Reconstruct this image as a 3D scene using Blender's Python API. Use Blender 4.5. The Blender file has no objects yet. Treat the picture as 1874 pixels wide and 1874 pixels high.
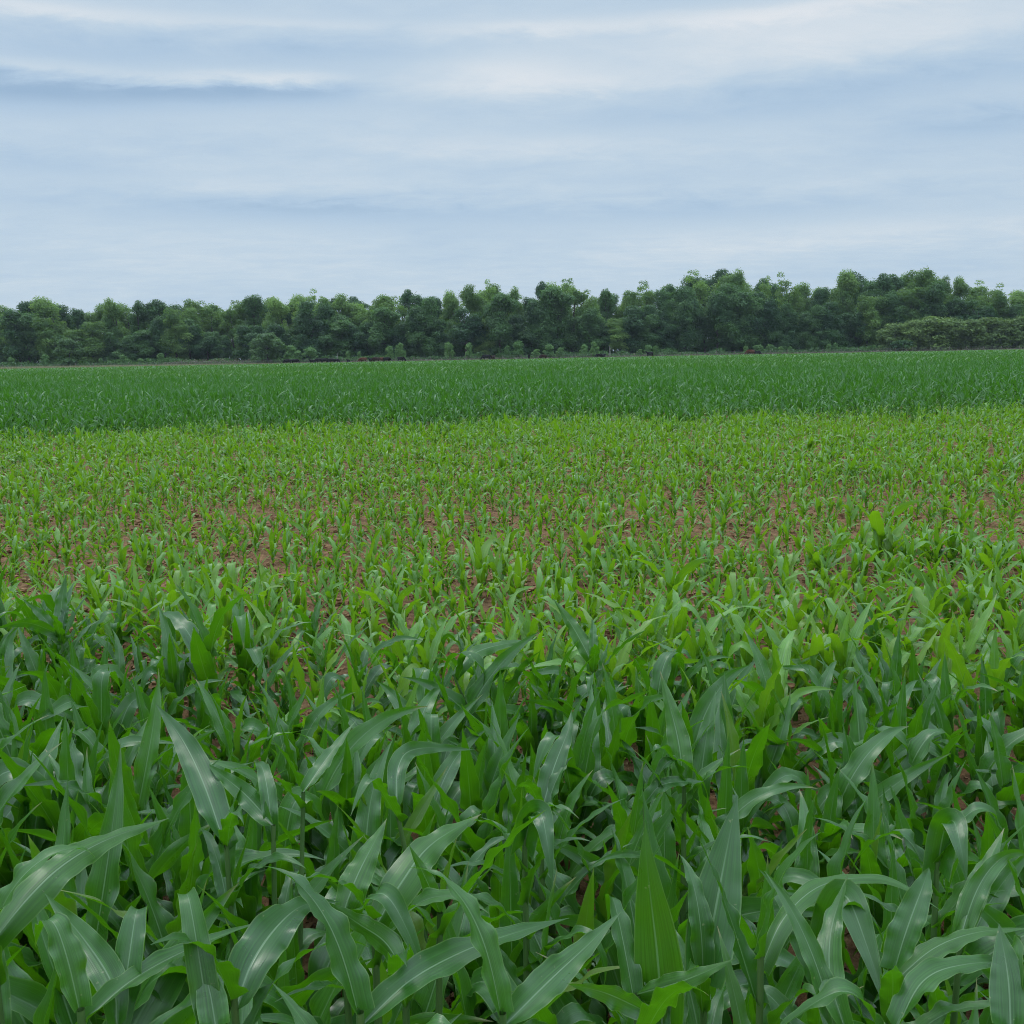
import bpy, math, random
import numpy as np
from mathutils import Vector, Matrix

R = math.radians
S = bpy.context.scene
COL = S.collection
rng = np.random.default_rng(11)
random.seed(5)

# ------------------------------------------------------------------ camera
EYE = np.array((0.0, 0.0, 1.75))
FPX, CPX = 1839.0, 937.0            # focal length and centre, in photo pixels (1874 wide)
PITCH, ROLL = R(8.93), R(1.1)
U0 = np.array((0, math.sin(PITCH), math.cos(PITCH)))
X0 = np.array((1.0, 0, 0))
FWD = np.array((0, math.cos(PITCH), -math.sin(PITCH)))
RIGHT = math.cos(ROLL) * X0 - math.sin(ROLL) * U0
UP = math.cos(ROLL) * U0 + math.sin(ROLL) * X0
cd = bpy.data.cameras.new('camera')
cam = bpy.data.objects.new('camera', cd)
COL.objects.link(cam)
m = Matrix.Identity(4)
for i in range(3):
    m[i][0], m[i][1], m[i][2], m[i][3] = RIGHT[i], UP[i], -FWD[i], EYE[i]
cam.matrix_world = m
cd.sensor_width = 36.0
cd.lens = 36.0 * FPX / 1874.0
cd.clip_start, cd.clip_end = 0.05, 12000
S.camera = cam


def ray(px, py):
    d = FWD * FPX + RIGHT * (px - CPX) + UP * (CPX - py)
    return d / np.linalg.norm(d)


def at(px, py, Y):
    """the point at forward distance Y seen at a photo pixel"""
    d = ray(px, py)
    return EYE + d * (Y / d[1])


# ------------------------------------------------------------------ world: overcast sky over a Nishita sky
SUN_EL, SUN_AZ = R(58), R(-25)
W = bpy.data.worlds.new('World')
S.world = W
W.use_nodes = True
nt = W.node_tree
nt.nodes.clear()
N, L = nt.nodes, nt.links


def nd(tree, typ, **kw):
    n = tree.nodes.new(typ)
    for k, v in kw.items():
        setattr(n, k, v)
    return n


class MathTree:
    """small helper for writing node arithmetic"""

    def __init__(self, tree):
        self.t = tree

    def put(self, sock, v):
        if isinstance(v, (int, float)):
            sock.default_value = v
        else:
            self.t.links.new(v, sock)

    def m(self, op, a, b=None, c=None, clamp=False):
        n = nd(self.t, 'ShaderNodeMath', operation=op, use_clamp=clamp)
        for s, v in zip(n.inputs, (a, b, c)):
            if v is not None:
                self.put(s, v)
        return n.outputs[0]

    def step(self, v, lo, hi, a=0.0, b=1.0):
        n = nd(self.t, 'ShaderNodeMapRange', interpolation_type='SMOOTHSTEP')
        for s, x in zip(n.inputs[:5], (v, lo, hi, a, b)):
            self.put(s, x)
        return n.outputs[0]

    def mix(self, f, a, b, mode='MIX'):
        n = nd(self.t, 'ShaderNodeMix', data_type='RGBA', blend_type=mode)
        self.put(n.inputs[0], f)
        for s, v in ((n.inputs[6], a), (n.inputs[7], b)):
            if isinstance(v, tuple):
                s.default_value = (*v[:3], 1)
            else:
                self.t.links.new(v, s)
        return n.outputs[2]

    def noise(self, vec, scale, detail=4, rough=0.5, dist=0.0):
        n = nd(self.t, 'ShaderNodeTexNoise')
        if vec is not None:
            self.t.links.new(vec, n.inputs['Vector'])
        n.inputs['Scale'].default_value = scale
        n.inputs['Detail'].default_value = detail
        n.inputs['Roughness'].default_value = rough
        n.inputs['Distortion'].default_value = dist
        return n.outputs[0]


T = MathTree(nt)
tc = nd(nt, 'ShaderNodeTexCoord')
sep = nd(nt, 'ShaderNodeSeparateXYZ')
L.new(tc.outputs['Generated'], sep.inputs[0])
dx, dy, dz = sep.outputs
az = T.m('ARCTAN2', dx, dy)
el = T.m('ARCSINE', T.m('MAXIMUM', T.m('MINIMUM', dz, 0.9999), -0.9999))
# cloud deck seen in perspective
zz = T.m('ADD', T.m('MAXIMUM', dz, 0.0), 0.10)
cmb = nd(nt, 'ShaderNodeCombineXYZ')
L.new(T.m('MULTIPLY', T.m('DIVIDE', dx, zz), 0.85), cmb.inputs[0])
L.new(T.m('MULTIPLY', T.m('DIVIDE', dy, zz), 1.25), cmb.inputs[1])
big = T.noise(cmb.outputs[0], 0.9, 5, 0.52, 0.4)
fine = T.noise(cmb.outputs[0], 5.2, 8, 0.66, 0.35)
# cloud streaks where they hang: azimuth / elevation, warped
warp = T.m('MULTIPLY', T.m('SUBTRACT', fine, 0.5), 0.022)
warp2 = T.m('MULTIPLY', T.m('SUBTRACT', big, 0.5), 0.018)
el_w = T.m('ADD', el, T.m('ADD', warp, warp2))
az_w = T.m('ADD', az, T.m('MULTIPLY', T.m('SUBTRACT', big, 0.5), 0.2))
STREAKS = [  # photo px x, y, half widths, strength
    (150, 172, 380, 32, -1.35), (450, 165, 220, 18, -0.7), (130, 126, 330, 10, 0.75), (500, 142, 120, 12, 0.95),
    (930, 135, 150, 34, 0.85), (1110, 155, 180, 24, 0.55), (430, 205, 300, 32, 0.65), (60, 12, 240, 14, 0.9),
    (1560, 66, 380, 46, 0.95), (1500, 12, 420, 14, 0.9), (960, 48, 140, 14, 0.6), (560, 45, 200, 12, 0.45),
    (170, 82, 260, 24, -0.55), (1640, 150, 420, 26, -0.55), (1800, 222, 180, 26, -0.8), (90, 300, 240, 22, -0.55),
    (620, 384, 420, 24, -0.65), (1250, 385, 360, 20, -0.4), (940, 262, 260, 20, 0.35), (1300, 275, 380, 30, 0.25),
    (380, 335, 480, 22, 0.28), (1640, 420, 460, 24, 0.42), (900, 470, 1400, 40, 0.22), (1500, 335, 500, 14, 0.18), (1260, 215, 260, 20, -0.25),
    (640, 95, 260, 16, -0.35), (160, 420, 300, 30, 0.15),
]
tot = 0.0
for (sx, sy, wx, wy, amp) in STREAKS:
    d = ray(sx, sy)
    a0, e0 = math.atan2(d[0], d[1]), math.asin(d[2])
    qa = T.m('DIVIDE', T.m('SUBTRACT', az_w, a0), wx / FPX)
    qe = T.m('DIVIDE', T.m('SUBTRACT', el_w, e0), wy / FPX)
    g = T.m('EXPONENT', T.m('MULTIPLY', T.m('ADD', T.m('MULTIPLY', qa, qa), T.m('MULTIPLY', qe, qe)), -1.0))
    tot = T.m('MULTIPLY_ADD', g, amp, tot)
dens = T.m('MULTIPLY_ADD', T.m('SUBTRACT', big, 0.5), 0.55, T.m('MULTIPLY_ADD', tot, 0.40, 0.44))
dens = T.m('MULTIPLY_ADD', T.m('SUBTRACT', fine, 0.5), 0.46, dens)
ramp = nd(nt, 'ShaderNodeValToRGB')
els = ramp.color_ramp.elements
els[0].position, els[0].color = 0.0, (0.325, 0.47, 0.645, 1)
els[1].position, els[1].color = 1.0, (0.77, 0.81, 0.85, 1)
for p, c in ((0.22, (0.43, 0.575, 0.735)), (0.5, (0.525, 0.650, 0.770)), (0.75, (0.645, 0.730, 0.805))):
    e = els.new(p)
    e.color = (*c, 1)
L.new(dens, ramp.inputs[0])
lift = T.m('MULTIPLY_ADD', T.m('MAXIMUM', T.m('SUBTRACT', dz, 0.33), 0.0), 4.5, 1.0)   # an overcast sky is brighter overhead
sky = nd(nt, 'ShaderNodeTexSky', sky_type='NISHITA', sun_disc=False)
sky.sun_elevation, sky.sun_rotation = SUN_EL, SUN_AZ
BG = 0.10
cloud = T.mix(1.0, ramp.outputs[0], (1, 1, 1), 'MULTIPLY')
sc = nd(nt, 'ShaderNodeVectorMath', operation='SCALE')
L.new(cloud, sc.inputs[0])
L.new(T.m('MULTIPLY', lift, 1.0 / BG), sc.inputs['Scale'])
allsky = T.mix(0.94, sky.outputs[0], sc.outputs[0])
bg = nd(nt, 'ShaderNodeBackground')
bg.inputs['Strength'].default_value = BG
L.new(allsky, bg.inputs[0])
wo = nd(nt, 'ShaderNodeOutputWorld')
L.new(bg.outputs[0], wo.inputs[0])

# ------------------------------------------------------------------ sun behind thin cloud
sd = bpy.data.lights.new('sun', 'SUN')
sd.energy, sd.angle, sd.color = 0.8, R(14), (1.0, 0.96, 0.9)
sun = bpy.data.objects.new('sun', sd)
COL.objects.link(sun)
tosun = Vector((math.sin(SUN_AZ) * math.cos(SUN_EL), math.cos(SUN_AZ) * math.cos(SUN_EL), math.sin(SUN_EL)))
sun.rotation_euler = (-tosun).to_track_quat('-Z', 'Y').to_euler()

S.view_settings.view_transform = 'Standard'
S.view_settings.look = 'None'
S.view_settings.exposure = 0.0
S.view_settings.gamma = 1.0
S.cycles.use_denoising = True
S.cycles.denoiser = 'OPENIMAGEDENOISE'
S.cycles.denoising_prefilter = 'NONE'
S.cycles.filter_width = 1.05
S.cycles.max_bounces = 7
S.cycles.diffuse_bounces = 3
S.cycles.glossy_bounces = 2
S.cycles.transmission_bounces = 4
S.cycles.transparent_max_bounces = 4
S.cycles.volume_bounces = 0
S.cycles.caustics_reflective = False
S.cycles.caustics_refractive = False


# ------------------------------------------------------------------ helpers
def link(name, data, parent=None):
    o = bpy.data.objects.new(name, data)
    COL.objects.link(o)
    if parent is not None:
        o.parent = parent
    return o


def tag(o, label=None, cat=None, group=None, kind=None):
    for k, v in (('label', label), ('category', cat), ('group', group), ('kind', kind)):
        if v:
            o[k] = v
    return o


def thing(name, label, cat, loc, rz=0.0, scale=1.0, group=None):
    o = link(name, None)
    o.location = loc
    o.rotation_euler = (0, 0, rz)
    o.scale = (scale,) * 3
    return tag(o, label, cat, group)


def qmesh(name, V, F, mat, uv=None, tint=None, smooth=True):
    """mesh from numpy arrays of vertices and quads"""
    me = bpy.data.meshes.new(name)
    V = np.ascontiguousarray(V, dtype=np.float32)
    F = np.ascontiguousarray(F, dtype=np.int32)
    n, k = F.shape
    me.vertices.add(len(V))
    me.vertices.foreach_set('co', V.ravel())
    me.loops.add(n * k)
    me.loops.foreach_set('vertex_index', F.ravel())
    me.polygons.add(n)
    me.polygons.foreach_set('loop_start', np.arange(0, n * k, k, dtype=np.int32))
    me.polygons.foreach_set('use_smooth', np.full(n, smooth, dtype=bool))
    if uv is not None:
        l = me.uv_layers.new(name='UVMap')
        l.data.foreach_set('uv', np.ascontiguousarray(uv[F.ravel()], dtype=np.float32).ravel())
    if tint is not None:
        a = me.attributes.new('tint', 'FLOAT', 'POINT')
        a.data.foreach_set('value', np.ascontiguousarray(tint, dtype=np.float32))
    me.materials.append(mat)
    me.update(calc_edges=True)
    return me


def join(parts):
    """list of (V, F, uv, tint) -> one"""
    Vs, Fs, us, ts, o = [], [], [], [], 0
    for V, F, u, t in parts:
        Vs.append(V); Fs.append(F + o); us.append(u); ts.append(t)
        o += len(V)
    return np.concatenate(Vs), np.concatenate(Fs), np.concatenate(us), np.concatenate(ts)


def tube(pts, rad, n=8):
    pts = np.asarray(pts, float)
    rad = np.asarray(rad, float)
    k = len(pts)
    tan = np.gradient(pts, axis=0)
    tan /= np.linalg.norm(tan, axis=1)[:, None] + 1e-9
    ref = np.where(np.abs(tan[:, 2:3]) > 0.9, np.array([[1.0, 0, 0]]), np.array([[0, 0, 1.0]]))
    a = np.cross(ref, tan); a /= np.linalg.norm(a, axis=1)[:, None] + 1e-9
    b = np.cross(tan, a)
    th = np.linspace(0, 2 * math.pi, n, endpoint=False)
    V = pts[:, None] + rad[:, None, None] * (a[:, None] * np.cos(th)[None, :, None] + b[:, None] * np.sin(th)[None, :, None])
    V = V.reshape(-1, 3)
    i, j = np.meshgrid(np.arange(k - 1), np.arange(n), indexing='ij')
    j2 = (j + 1) % n
    F = np.stack([i * n + j, i * n + j2, (i + 1) * n + j2, (i + 1) * n + j], -1).reshape(-1, 4)
    uv = np.stack([np.tile(np.linspace(0, 1, n), k), np.repeat(np.linspace(0, 1, k), n)], -1)
    return V, F, uv, np.full(len(V), 0.5)


def vnoise(x, y, seed=0):
    xi, yi = np.floor(x).astype(np.int64), np.floor(y).astype(np.int64)
    fx, fy = x - xi, y - yi
    fx, fy = fx * fx * (3 - 2 * fx), fy * fy * (3 - 2 * fy)

    def h(a, b):
        v = (a * 374761393 + b * 668265263 + seed * 974634) & 0x7fffffff
        v = ((v ^ (v >> 13)) * 1274126177) & 0x7fffffff
        return ((v ^ (v >> 16)) & 0xffff) / 65535.0
    return (h(xi, yi) * (1 - fx) + h(xi + 1, yi) * fx) * (1 - fy) + (h(xi, yi + 1) * (1 - fx) + h(xi + 1, yi + 1) * fx) * fy


def lerp(a, b, t):
    return a + (b - a) * t


# ------------------------------------------------------------------ materials
def new_mat(name):
    mt = bpy.data.materials.new(name)
    mt.use_nodes = True
    mt.node_tree.nodes.clear()
    return mt, mt.node_tree, MathTree(mt.node_tree)


def principled(tree, rough=0.6, spec=0.4):
    p = nd(tree, 'ShaderNodeBsdfPrincipled')
    p.inputs['Roughness'].default_value = rough
    p.inputs['Specular IOR Level'].default_value = spec
    return p


def out(tree, shader):
    o = nd(tree, 'ShaderNodeOutputMaterial')
    tree.links.new(shader, o.inputs['Surface'])


def corn_material(name, dark, light, under, trans, tfac, rough=0.42, spec=0.5, yellow=0.0):
    mt, t, M = new_mat(name)
    uvn = nd(t, 'ShaderNodeUVMap')
    s = nd(t, 'ShaderNodeSeparateXYZ')
    t.links.new(uvn.outputs[0], s.inputs[0])
    a = M.m('MULTIPLY', M.m('ABSOLUTE', M.m('SUBTRACT', s.outputs[0], 0.5)), 2.0)
    at_ = nd(t, 'ShaderNodeAttribute', attribute_name='tint')
    oi = nd(t, 'ShaderNodeObjectInfo')
    tint = M.m('MULTIPLY_ADD', M.m('SUBTRACT', oi.outputs['Random'], 0.5), 0.5, at_.outputs['Fac'])
    # parallel veins
    cv = nd(t, 'ShaderNodeCombineXYZ')
    M.put(cv.inputs[0], M.m('MULTIPLY', s.outputs[0], 34.0))
    M.put(cv.inputs[1], M.m('MULTIPLY', s.outputs[1], 1.6))
    M.put(cv.inputs[2], M.m('MULTIPLY', tint, 17.0))
    vein = M.noise(cv.outputs[0], 1.0, 2, 0.6)
    geo = nd(t, 'ShaderNodeNewGeometry')
    blot = M.noise(geo.outputs['Position'], 14.0, 3, 0.6)
    col = M.mix(M.m('MULTIPLY_ADD', M.m('SUBTRACT', blot, 0.5), 0.6, tint, clamp=True), dark, light)
    col = M.mix(geo.outputs['Backfacing'], col, under)
    shade = M.step(vein, 0.25, 0.8, 0.56, 1.42)
    vm = nd(t, 'ShaderNodeVectorMath', operation='SCALE')
    t.links.new(col, vm.inputs[0]); t.links.new(shade, vm.inputs['Scale'])
    col = vm.outputs[0]
    # a yellowish young leaf base, pale midrib and pale thin margin
    mid = M.m('MULTIPLY', M.step(a, 0.060, 0.025, 0.0, 1.0), M.step(s.outputs[1], 0.9, 0.4, 0.1, 0.7))
    col = M.mix(mid, col, (0.21, 0.33, 0.16))
    col = M.mix(M.step(tint, 0.88, 1.0, 0.0, yellow), col, (0.20, 0.24, 0.035))
    col = M.mix(M.step(a, 0.92, 0.985, 0.0, 0.45), col, (0.22, 0.34, 0.10))
    tipdry = M.m('MULTIPLY', M.step(s.outputs[1], 0.90, 0.985), M.step(tint, 0.55, 0.8))
    col = M.mix(tipdry, col, (0.30, 0.25, 0.11))
    # small pale feeding marks and brown flecks
    fleck = M.noise(geo.outputs['Position'], 95.0, 2, 0.5)
    col = M.mix(M.step(fleck, 0.72, 0.76, 0.0, 0.55), col, (0.26, 0.28, 0.12))
    p = principled(t, rough, spec)
    t.links.new(col, p.inputs['Base Color'])
    t.links.new(M.step(blot, 0.3, 0.7, rough - 0.07, rough + 0.10), p.inputs['Roughness'])
    bp = nd(t, 'ShaderNodeBump')
    bp.inputs['Strength'].default_value = 0.25
    bp.inputs['Distance'].default_value = 0.0015
    t.links.new(M.m('MULTIPLY_ADD', mid, -1.2, vein), bp.inputs['Height'])
    t.links.new(bp.outputs[0], p.inputs['Normal'])
    tr = nd(t, 'ShaderNodeBsdfTranslucent')
    tcol = M.mix(M.m('MULTIPLY', vein, 0.55), trans, tuple(c * 0.45 for c in trans))
    tcol = M.mix(M.m('MULTIPLY', tint, 0.5), tcol, (trans[0] * 1.25, trans[1] * 1.15, trans[2]))
    t.links.new(tcol, tr.inputs[0])
    mx = nd(t, 'ShaderNodeMixShader')
    mx.inputs[0].default_value = tfac
    t.links.new(p.outputs[0], mx.inputs[1]); t.links.new(tr.outputs[0], mx.inputs[2])
    out(t, mx.outputs[0])
    return mt


M_CORN = corn_material('corn_leaf_mature', (0.027, 0.108, 0.013), (0.066, 0.186, 0.026), (0.046, 0.150, 0.009),
                       (0.105, 0.350, 0.003), 0.38, 0.34, 0.70, yellow=0.5)
M_YOUNG = corn_material('corn_leaf_young', (0.085, 0.220, 0.034), (0.175, 0.355, 0.056), (0.120, 0.280, 0.022),
                        (0.23, 0.50, 0.008), 0.38, 0.40, 0.55, yellow=0.4)
M_TALL = corn_material('corn_leaf_far', (0.058, 0.170, 0.040), (0.120, 0.255, 0.070), (0.062, 0.180, 0.026),
                       (0.10, 0.33, 0.015), 0.34, 0.42, 0.42, yellow=0.0)


def simple_mat(name, c1, c2, scale=6.0, rough=0.8, spec=0.2, bump=0.0, detail=4, coords='Object', stretch=None):
    mt, t, M = new_mat(name)
    tcx = nd(t, 'ShaderNodeTexCoord')
    v = tcx.outputs[coords]
    if stretch:
        mp = nd(t, 'ShaderNodeMapping')
        mp.inputs['Scale'].default_value = stretch
        t.links.new(v, mp.inputs[0])
        v = mp.outputs[0]
    n = M.noise(v, scale, detail, 0.6)
    p = principled(t, rough, spec)
    t.links.new(M.mix(M.step(n, 0.3, 0.7), c1, c2), p.inputs['Base Color'])
    if bump:
        b = nd(t, 'ShaderNodeBump')
        b.inputs['Strength'].default_value = bump
        b.inputs['Distance'].default_value = 0.02
        t.links.new(n, b.inputs['Height'])
        t.links.new(b.outputs[0], p.inputs['Normal'])
    out(t, p.outputs[0])
    return mt


M_STALK = simple_mat('corn_stalk', (0.050, 0.115, 0.025), (0.095, 0.17, 0.045), 8, 0.5, 0.4, stretch=(6, 6, 0.6))
M_BARK = simple_mat('bark', (0.055, 0.045, 0.038), (0.12, 0.10, 0.085), 2.0, 0.9, 0.1, stretch=(3, 3, 0.5))
M_PALEBARK = simple_mat('dead_bark', (0.30, 0.28, 0.24), (0.42, 0.39, 0.34), 3.0, 0.9, 0.1)
M_POST = simple_mat('weathered_wood', (0.10, 0.085, 0.07), (0.2, 0.17, 0.14), 5.0, 0.9, 0.1, stretch=(4, 4, 0.6))
M_WIRE = simple_mat('fence_wire', (0.16, 0.15, 0.14), (0.22, 0.20, 0.18), 8.0, 0.5, 0.4)
M_CLOD = simple_mat('soil_clod', (0.12, 0.060, 0.030), (0.35, 0.205, 0.108), 9.0, 0.95, 0.08, 0.6, coords='Generated')


def soil_material():
    mt, t, M = new_mat('red_soil')
    g = nd(t, 'ShaderNodeNewGeometry')
    v = g.outputs['Position']
    n1 = M.noise(v, 0.5, 4, 0.6)
    n2 = M.noise(v, 17.0, 7, 0.7)
    n3 = M.noise(v, 55.0, 4, 0.6)
    col = M.mix(M.step(n2, 0.3, 0.72), (0.075, 0.036, 0.018), (0.27, 0.148, 0.075))
    col = M.mix(M.step(n1, 0.35, 0.75, 0.0, 0.5), col, (0.20, 0.115, 0.062))
    col = M.mix(M.step(n3, 0.55, 0.75, 0.0, 0.5), col, (0.37, 0.24, 0.14))
    p = principled(t, 0.95, 0.1)
    t.links.new(col, p.inputs['Base Color'])
    b = nd(t, 'ShaderNodeBump')
    b.inputs['Strength'].default_value = 0.8
    b.inputs['Distance'].default_value = 0.02
    t.links.new(M.m('ADD', n2, M.m('MULTIPLY', n3, 0.5)), b.inputs['Height'])
    t.links.new(b.outputs[0], p.inputs['Normal'])
    out(t, p.outputs[0])
    return mt


def foliage_material(name, dark, light, trans, tfac=0.3):
    mt, t, M = new_mat(name)
    a = nd(t, 'ShaderNodeAttribute', attribute_name='tint')
    oi = nd(t, 'ShaderNodeObjectInfo')
    f = M.m('MULTIPLY_ADD', M.m('SUBTRACT', oi.outputs['Random'], 0.5), 0.75, a.outputs['Fac'], clamp=True)
    p = principled(t, 0.55, 0.3)
    t.links.new(M.mix(f, dark, light), p.inputs['Base Color'])
    tr = nd(t, 'ShaderNodeBsdfTranslucent')
    t.links.new(M.mix(f, trans, tuple(c * 1.4 for c in trans)), tr.inputs[0])
    mx = nd(t, 'ShaderNodeMixShader')
    mx.inputs[0].default_value = tfac
    t.links.new(p.outputs[0], mx.inputs[1]); t.links.new(tr.outputs[0], mx.inputs[2])
    out(t, mx.outputs[0])
    return mt


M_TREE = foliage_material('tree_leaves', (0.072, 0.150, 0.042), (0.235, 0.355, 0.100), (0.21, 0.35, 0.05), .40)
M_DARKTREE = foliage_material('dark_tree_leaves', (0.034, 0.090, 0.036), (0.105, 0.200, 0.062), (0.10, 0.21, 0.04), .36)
M_BUSH = foliage_material('bush_leaves', (0.050, 0.115, 0.040), (0.110, 0.195, 0.062), (0.10, 0.19, 0.04), .36)
M_SAPLING = foliage_material('sapling_leaves', (0.11, 0.23, 0.072), (0.19, 0.32, 0.10), (0.17, 0.31, 0.07), .38)
M_OLIVE = foliage_material('olive_thicket_leaves', (0.120, 0.190, 0.055), (0.220, 0.310, 0.092), (0.17, 0.26, 0.05), .38)
M_BRUSH = foliage_material('brush_leaves', (0.090, 0.085, 0.058), (0.170, 0.150, 0.100), (0.14, 0.13, 0.07), 0.25)
M_DRYGRASS = foliage_material('dry_grass_blades', (0.26, 0.25, 0.13), (0.40, 0.36, 0.21), (0.2, 0.18, 0.09), 0.25)

# ------------------------------------------------------------------ ground: one sheet to the horizon
def make_ground():
    xs = np.concatenate([-np.geomspace(4000, 9.5, 36), np.arange(-9, 9.001, 0.05), np.geomspace(9.5, 4000, 36)])
    ys = np.concatenate([-np.geomspace(3000, 0.5, 20), np.arange(0, 15.001, 0.05), np.geomspace(15.5, 6000, 50)])
    X, Y = np.meshgrid(xs, ys, indexing='ij')
    near = np.clip((9.3 - np.abs(X)) / 1.5, 0, 1) * np.clip((15.2 - Y) / 3, 0, 1) * np.clip(Y + 0.3, 0, 1)
    Z = (vnoise(X * 2.2, Y * 2.2, 1) - .5) * .05 + (vnoise(X * 6, Y * 6, 2) - .5) * .035 + (vnoise(X * 14, Y * 14, 3) - .5) * .03
    Z = Z * near
    V = np.stack([X, Y, Z], -1).reshape(-1, 3)
    a, b = len(xs), len(ys)
    i, j = np.meshgrid(np.arange(a - 1), np.arange(b - 1), indexing='ij')
    F = np.stack([i * b + j, (i + 1) * b + j, (i + 1) * b + j + 1, i * b + j + 1], -1).reshape(-1, 4)
    return tag(link('ground', qmesh('ground', V, F, soil_material())), 'reddish brown cloddy soil of the corn field', 'ground', None, 'structure')


make_ground()
FIELD_END = 272.0
pasture_mat = simple_mat('pasture_grass', (0.09, 0.11, 0.045), (0.17, 0.17, 0.08), 0.35, 0.9, 0.1, coords='Object')
Vp = np.array([(-3500, FIELD_END + 1, .01), (3500, FIELD_END + 1, .01), (3500, 5800, .01), (-3500, 5800, .01)], float)
tag(link('pasture', qmesh('pasture', Vp, np.array([[0, 1, 2, 3]]), pasture_mat)), 'pasture grass between the corn field and the wood', 'pasture', None, 'structure')


def make_clods():
    t = (1 + 5 ** .5) / 2
    oct_v = np.array([(x, y, z) for x in (-1, 1) for y in (-1, 1) for z in (-1, 1)], float) / 3 ** .5
    oct_f = np.array([(0, 1, 3, 2), (4, 6, 7, 5), (0, 4, 5, 1), (2, 3, 7, 6), (0, 2, 6, 4), (1, 5, 7, 3)])
    n = 42000
    Y = 0.7 + 15.5 * rng.random(n) ** 1.0
    X = (rng.random(n) * 2 - 1) * (Y * 0.56 + 1.2)
    s = 0.005 + 0.028 * rng.random(n) ** 3.0
    V = np.repeat(oct_v[None], n, 0) * (1 + 0.75 * (rng.random((n, 8, 1)) - .5)) + 0.35 * (rng.random((n, 8, 3)) - .5)
    V = V * s[:, None, None] * np.array([1.25, 1.0, 0.7])
    th = rng.random(n) * 6.28
    c, sn = np.cos(th)[:, None], np.sin(th)[:, None]
    V = np.stack([V[..., 0] * c - V[..., 1] * sn, V[..., 0] * sn + V[..., 1] * c, V[..., 2]], -1)
    V += np.stack([X, Y, s * 0.3 + 0.004], -1)[:, None]
    F = (oct_f[None] + (np.arange(n) * 8)[:, None, None]).reshape(-1, 4)
    tag(link('soil_clods', qmesh('soil_clods', V.reshape(-1, 3), F, M_CLOD, smooth=False)), 'crumbled lumps of reddish soil between the corn plants', 'soil', None, 'stuff')


make_clods()


# ------------------------------------------------------------------ corn
def leaf_profile(s, base=0.62):
    w = np.where(s < 0.32, base + (1 - base) * np.sin(np.clip(s / 0.32, 0, 1) * math.pi / 2) ** 0.9,
                 np.clip(1 - np.clip((s - 0.32) / 0.68, 0, 1) ** 1.5, 0, 1) ** 1.1)
    return np.maximum(w, 0.015)


def ribbon(C, B, Nn, w, s, g, nu, fold, ruf, tint, per=7.0):
    """leaf blade about a centre line C with side vectors B and normals Nn"""
    k = len(C)
    u = np.linspace(-1, 1, nu + 1)
    ph = g.random(2) * 6.28
    side = np.where(u < 0, ph[0], ph[1])
    f1, f2 = per * (0.8 + 0.5 * g.random()), per * (1.7 + 0.6 * g.random())
    wave = np.sin(s[:, None] * f1 * 6.28 / 2 + side[None]) + 0.6 * np.sin(s[:, None] * f2 * 6.28 / 2 + side[None] * 2.3)
    env = np.clip(s * 5, 0, 1) * np.clip((1 - s) * 4, 0, 1)
    off = w[:, None] * (fold[:, None] * np.abs(u)[None] ** 1.2 + ruf * env[:, None] * wave * (np.abs(u)[None] ** 2.2))
    ww = w[:, None] * u[None] * (1 - 0.06 * np.abs(fold)[:, None])
    V = C[:, None] + B[:, None] * ww[..., None] + Nn[:, None] * off[..., None]
    uv = np.stack(np.broadcast_arrays((u[None] + 1) / 2, s[:, None]), -1)
    i, j = np.meshgrid(np.arange(k - 1), np.arange(nu), indexing='ij')
    q = nu + 1
    F = np.stack([i * q + j, i * q + j + 1, (i + 1) * q + j + 1, (i + 1) * q + j], -1).reshape(-1, 4)
    return V.reshape(-1, 3), F, uv.reshape(-1, 2), np.full(k * q, tint)


def arch_leaf(g, z0, az, e0, e1, Ln, wd, nv, nu, tint, kink=0.0, twist=0.0, drift=0.0, r0=0.006, fold=0.35, ruf=0.27):
    s = np.linspace(0, 1, nv + 1)
    p = 1.1 + 0.8 * g.random()
    th = e0 + (e1 - e0) * s ** p
    if kink:
        th -= kink / (1 + np.exp(-(s - (0.45 + 0.25 * g.random())) * 26))
    a = az + drift * s ** 1.3
    d = np.stack([np.cos(th) * np.cos(a), np.cos(th) * np.sin(a), np.sin(th)], -1)
    C = np.concatenate([np.zeros((1, 3)), np.cumsum((d[1:] + d[:-1]) / 2 * (Ln / nv), 0)])
    C += np.array([math.cos(az) * r0, math.sin(az) * r0, z0])
    B0 = np.stack([-np.sin(a), np.cos(a), np.zeros_like(a)], -1)
    N0 = np.cross(d, B0)            # points up out of the upper face
    rl = twist * np.clip(s - 0.1, 0, 1) ** 1.2
    B = B0 * np.cos(rl)[:, None] + N0 * np.sin(rl)[:, None]
    Nn = N0 * np.cos(rl)[:, None] - B0 * np.sin(rl)[:, None]
    w = wd / 2 * leaf_profile(s)
    fd = fold * (4.0 * np.exp(-s * 10) + 0.45 + 0.5 * s)
    # upper face: B x d must give the normal up, so flip the strip direction
    return ribbon(C, -B, Nn, w, s, g, nu, fd, ruf, tint)


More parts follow.
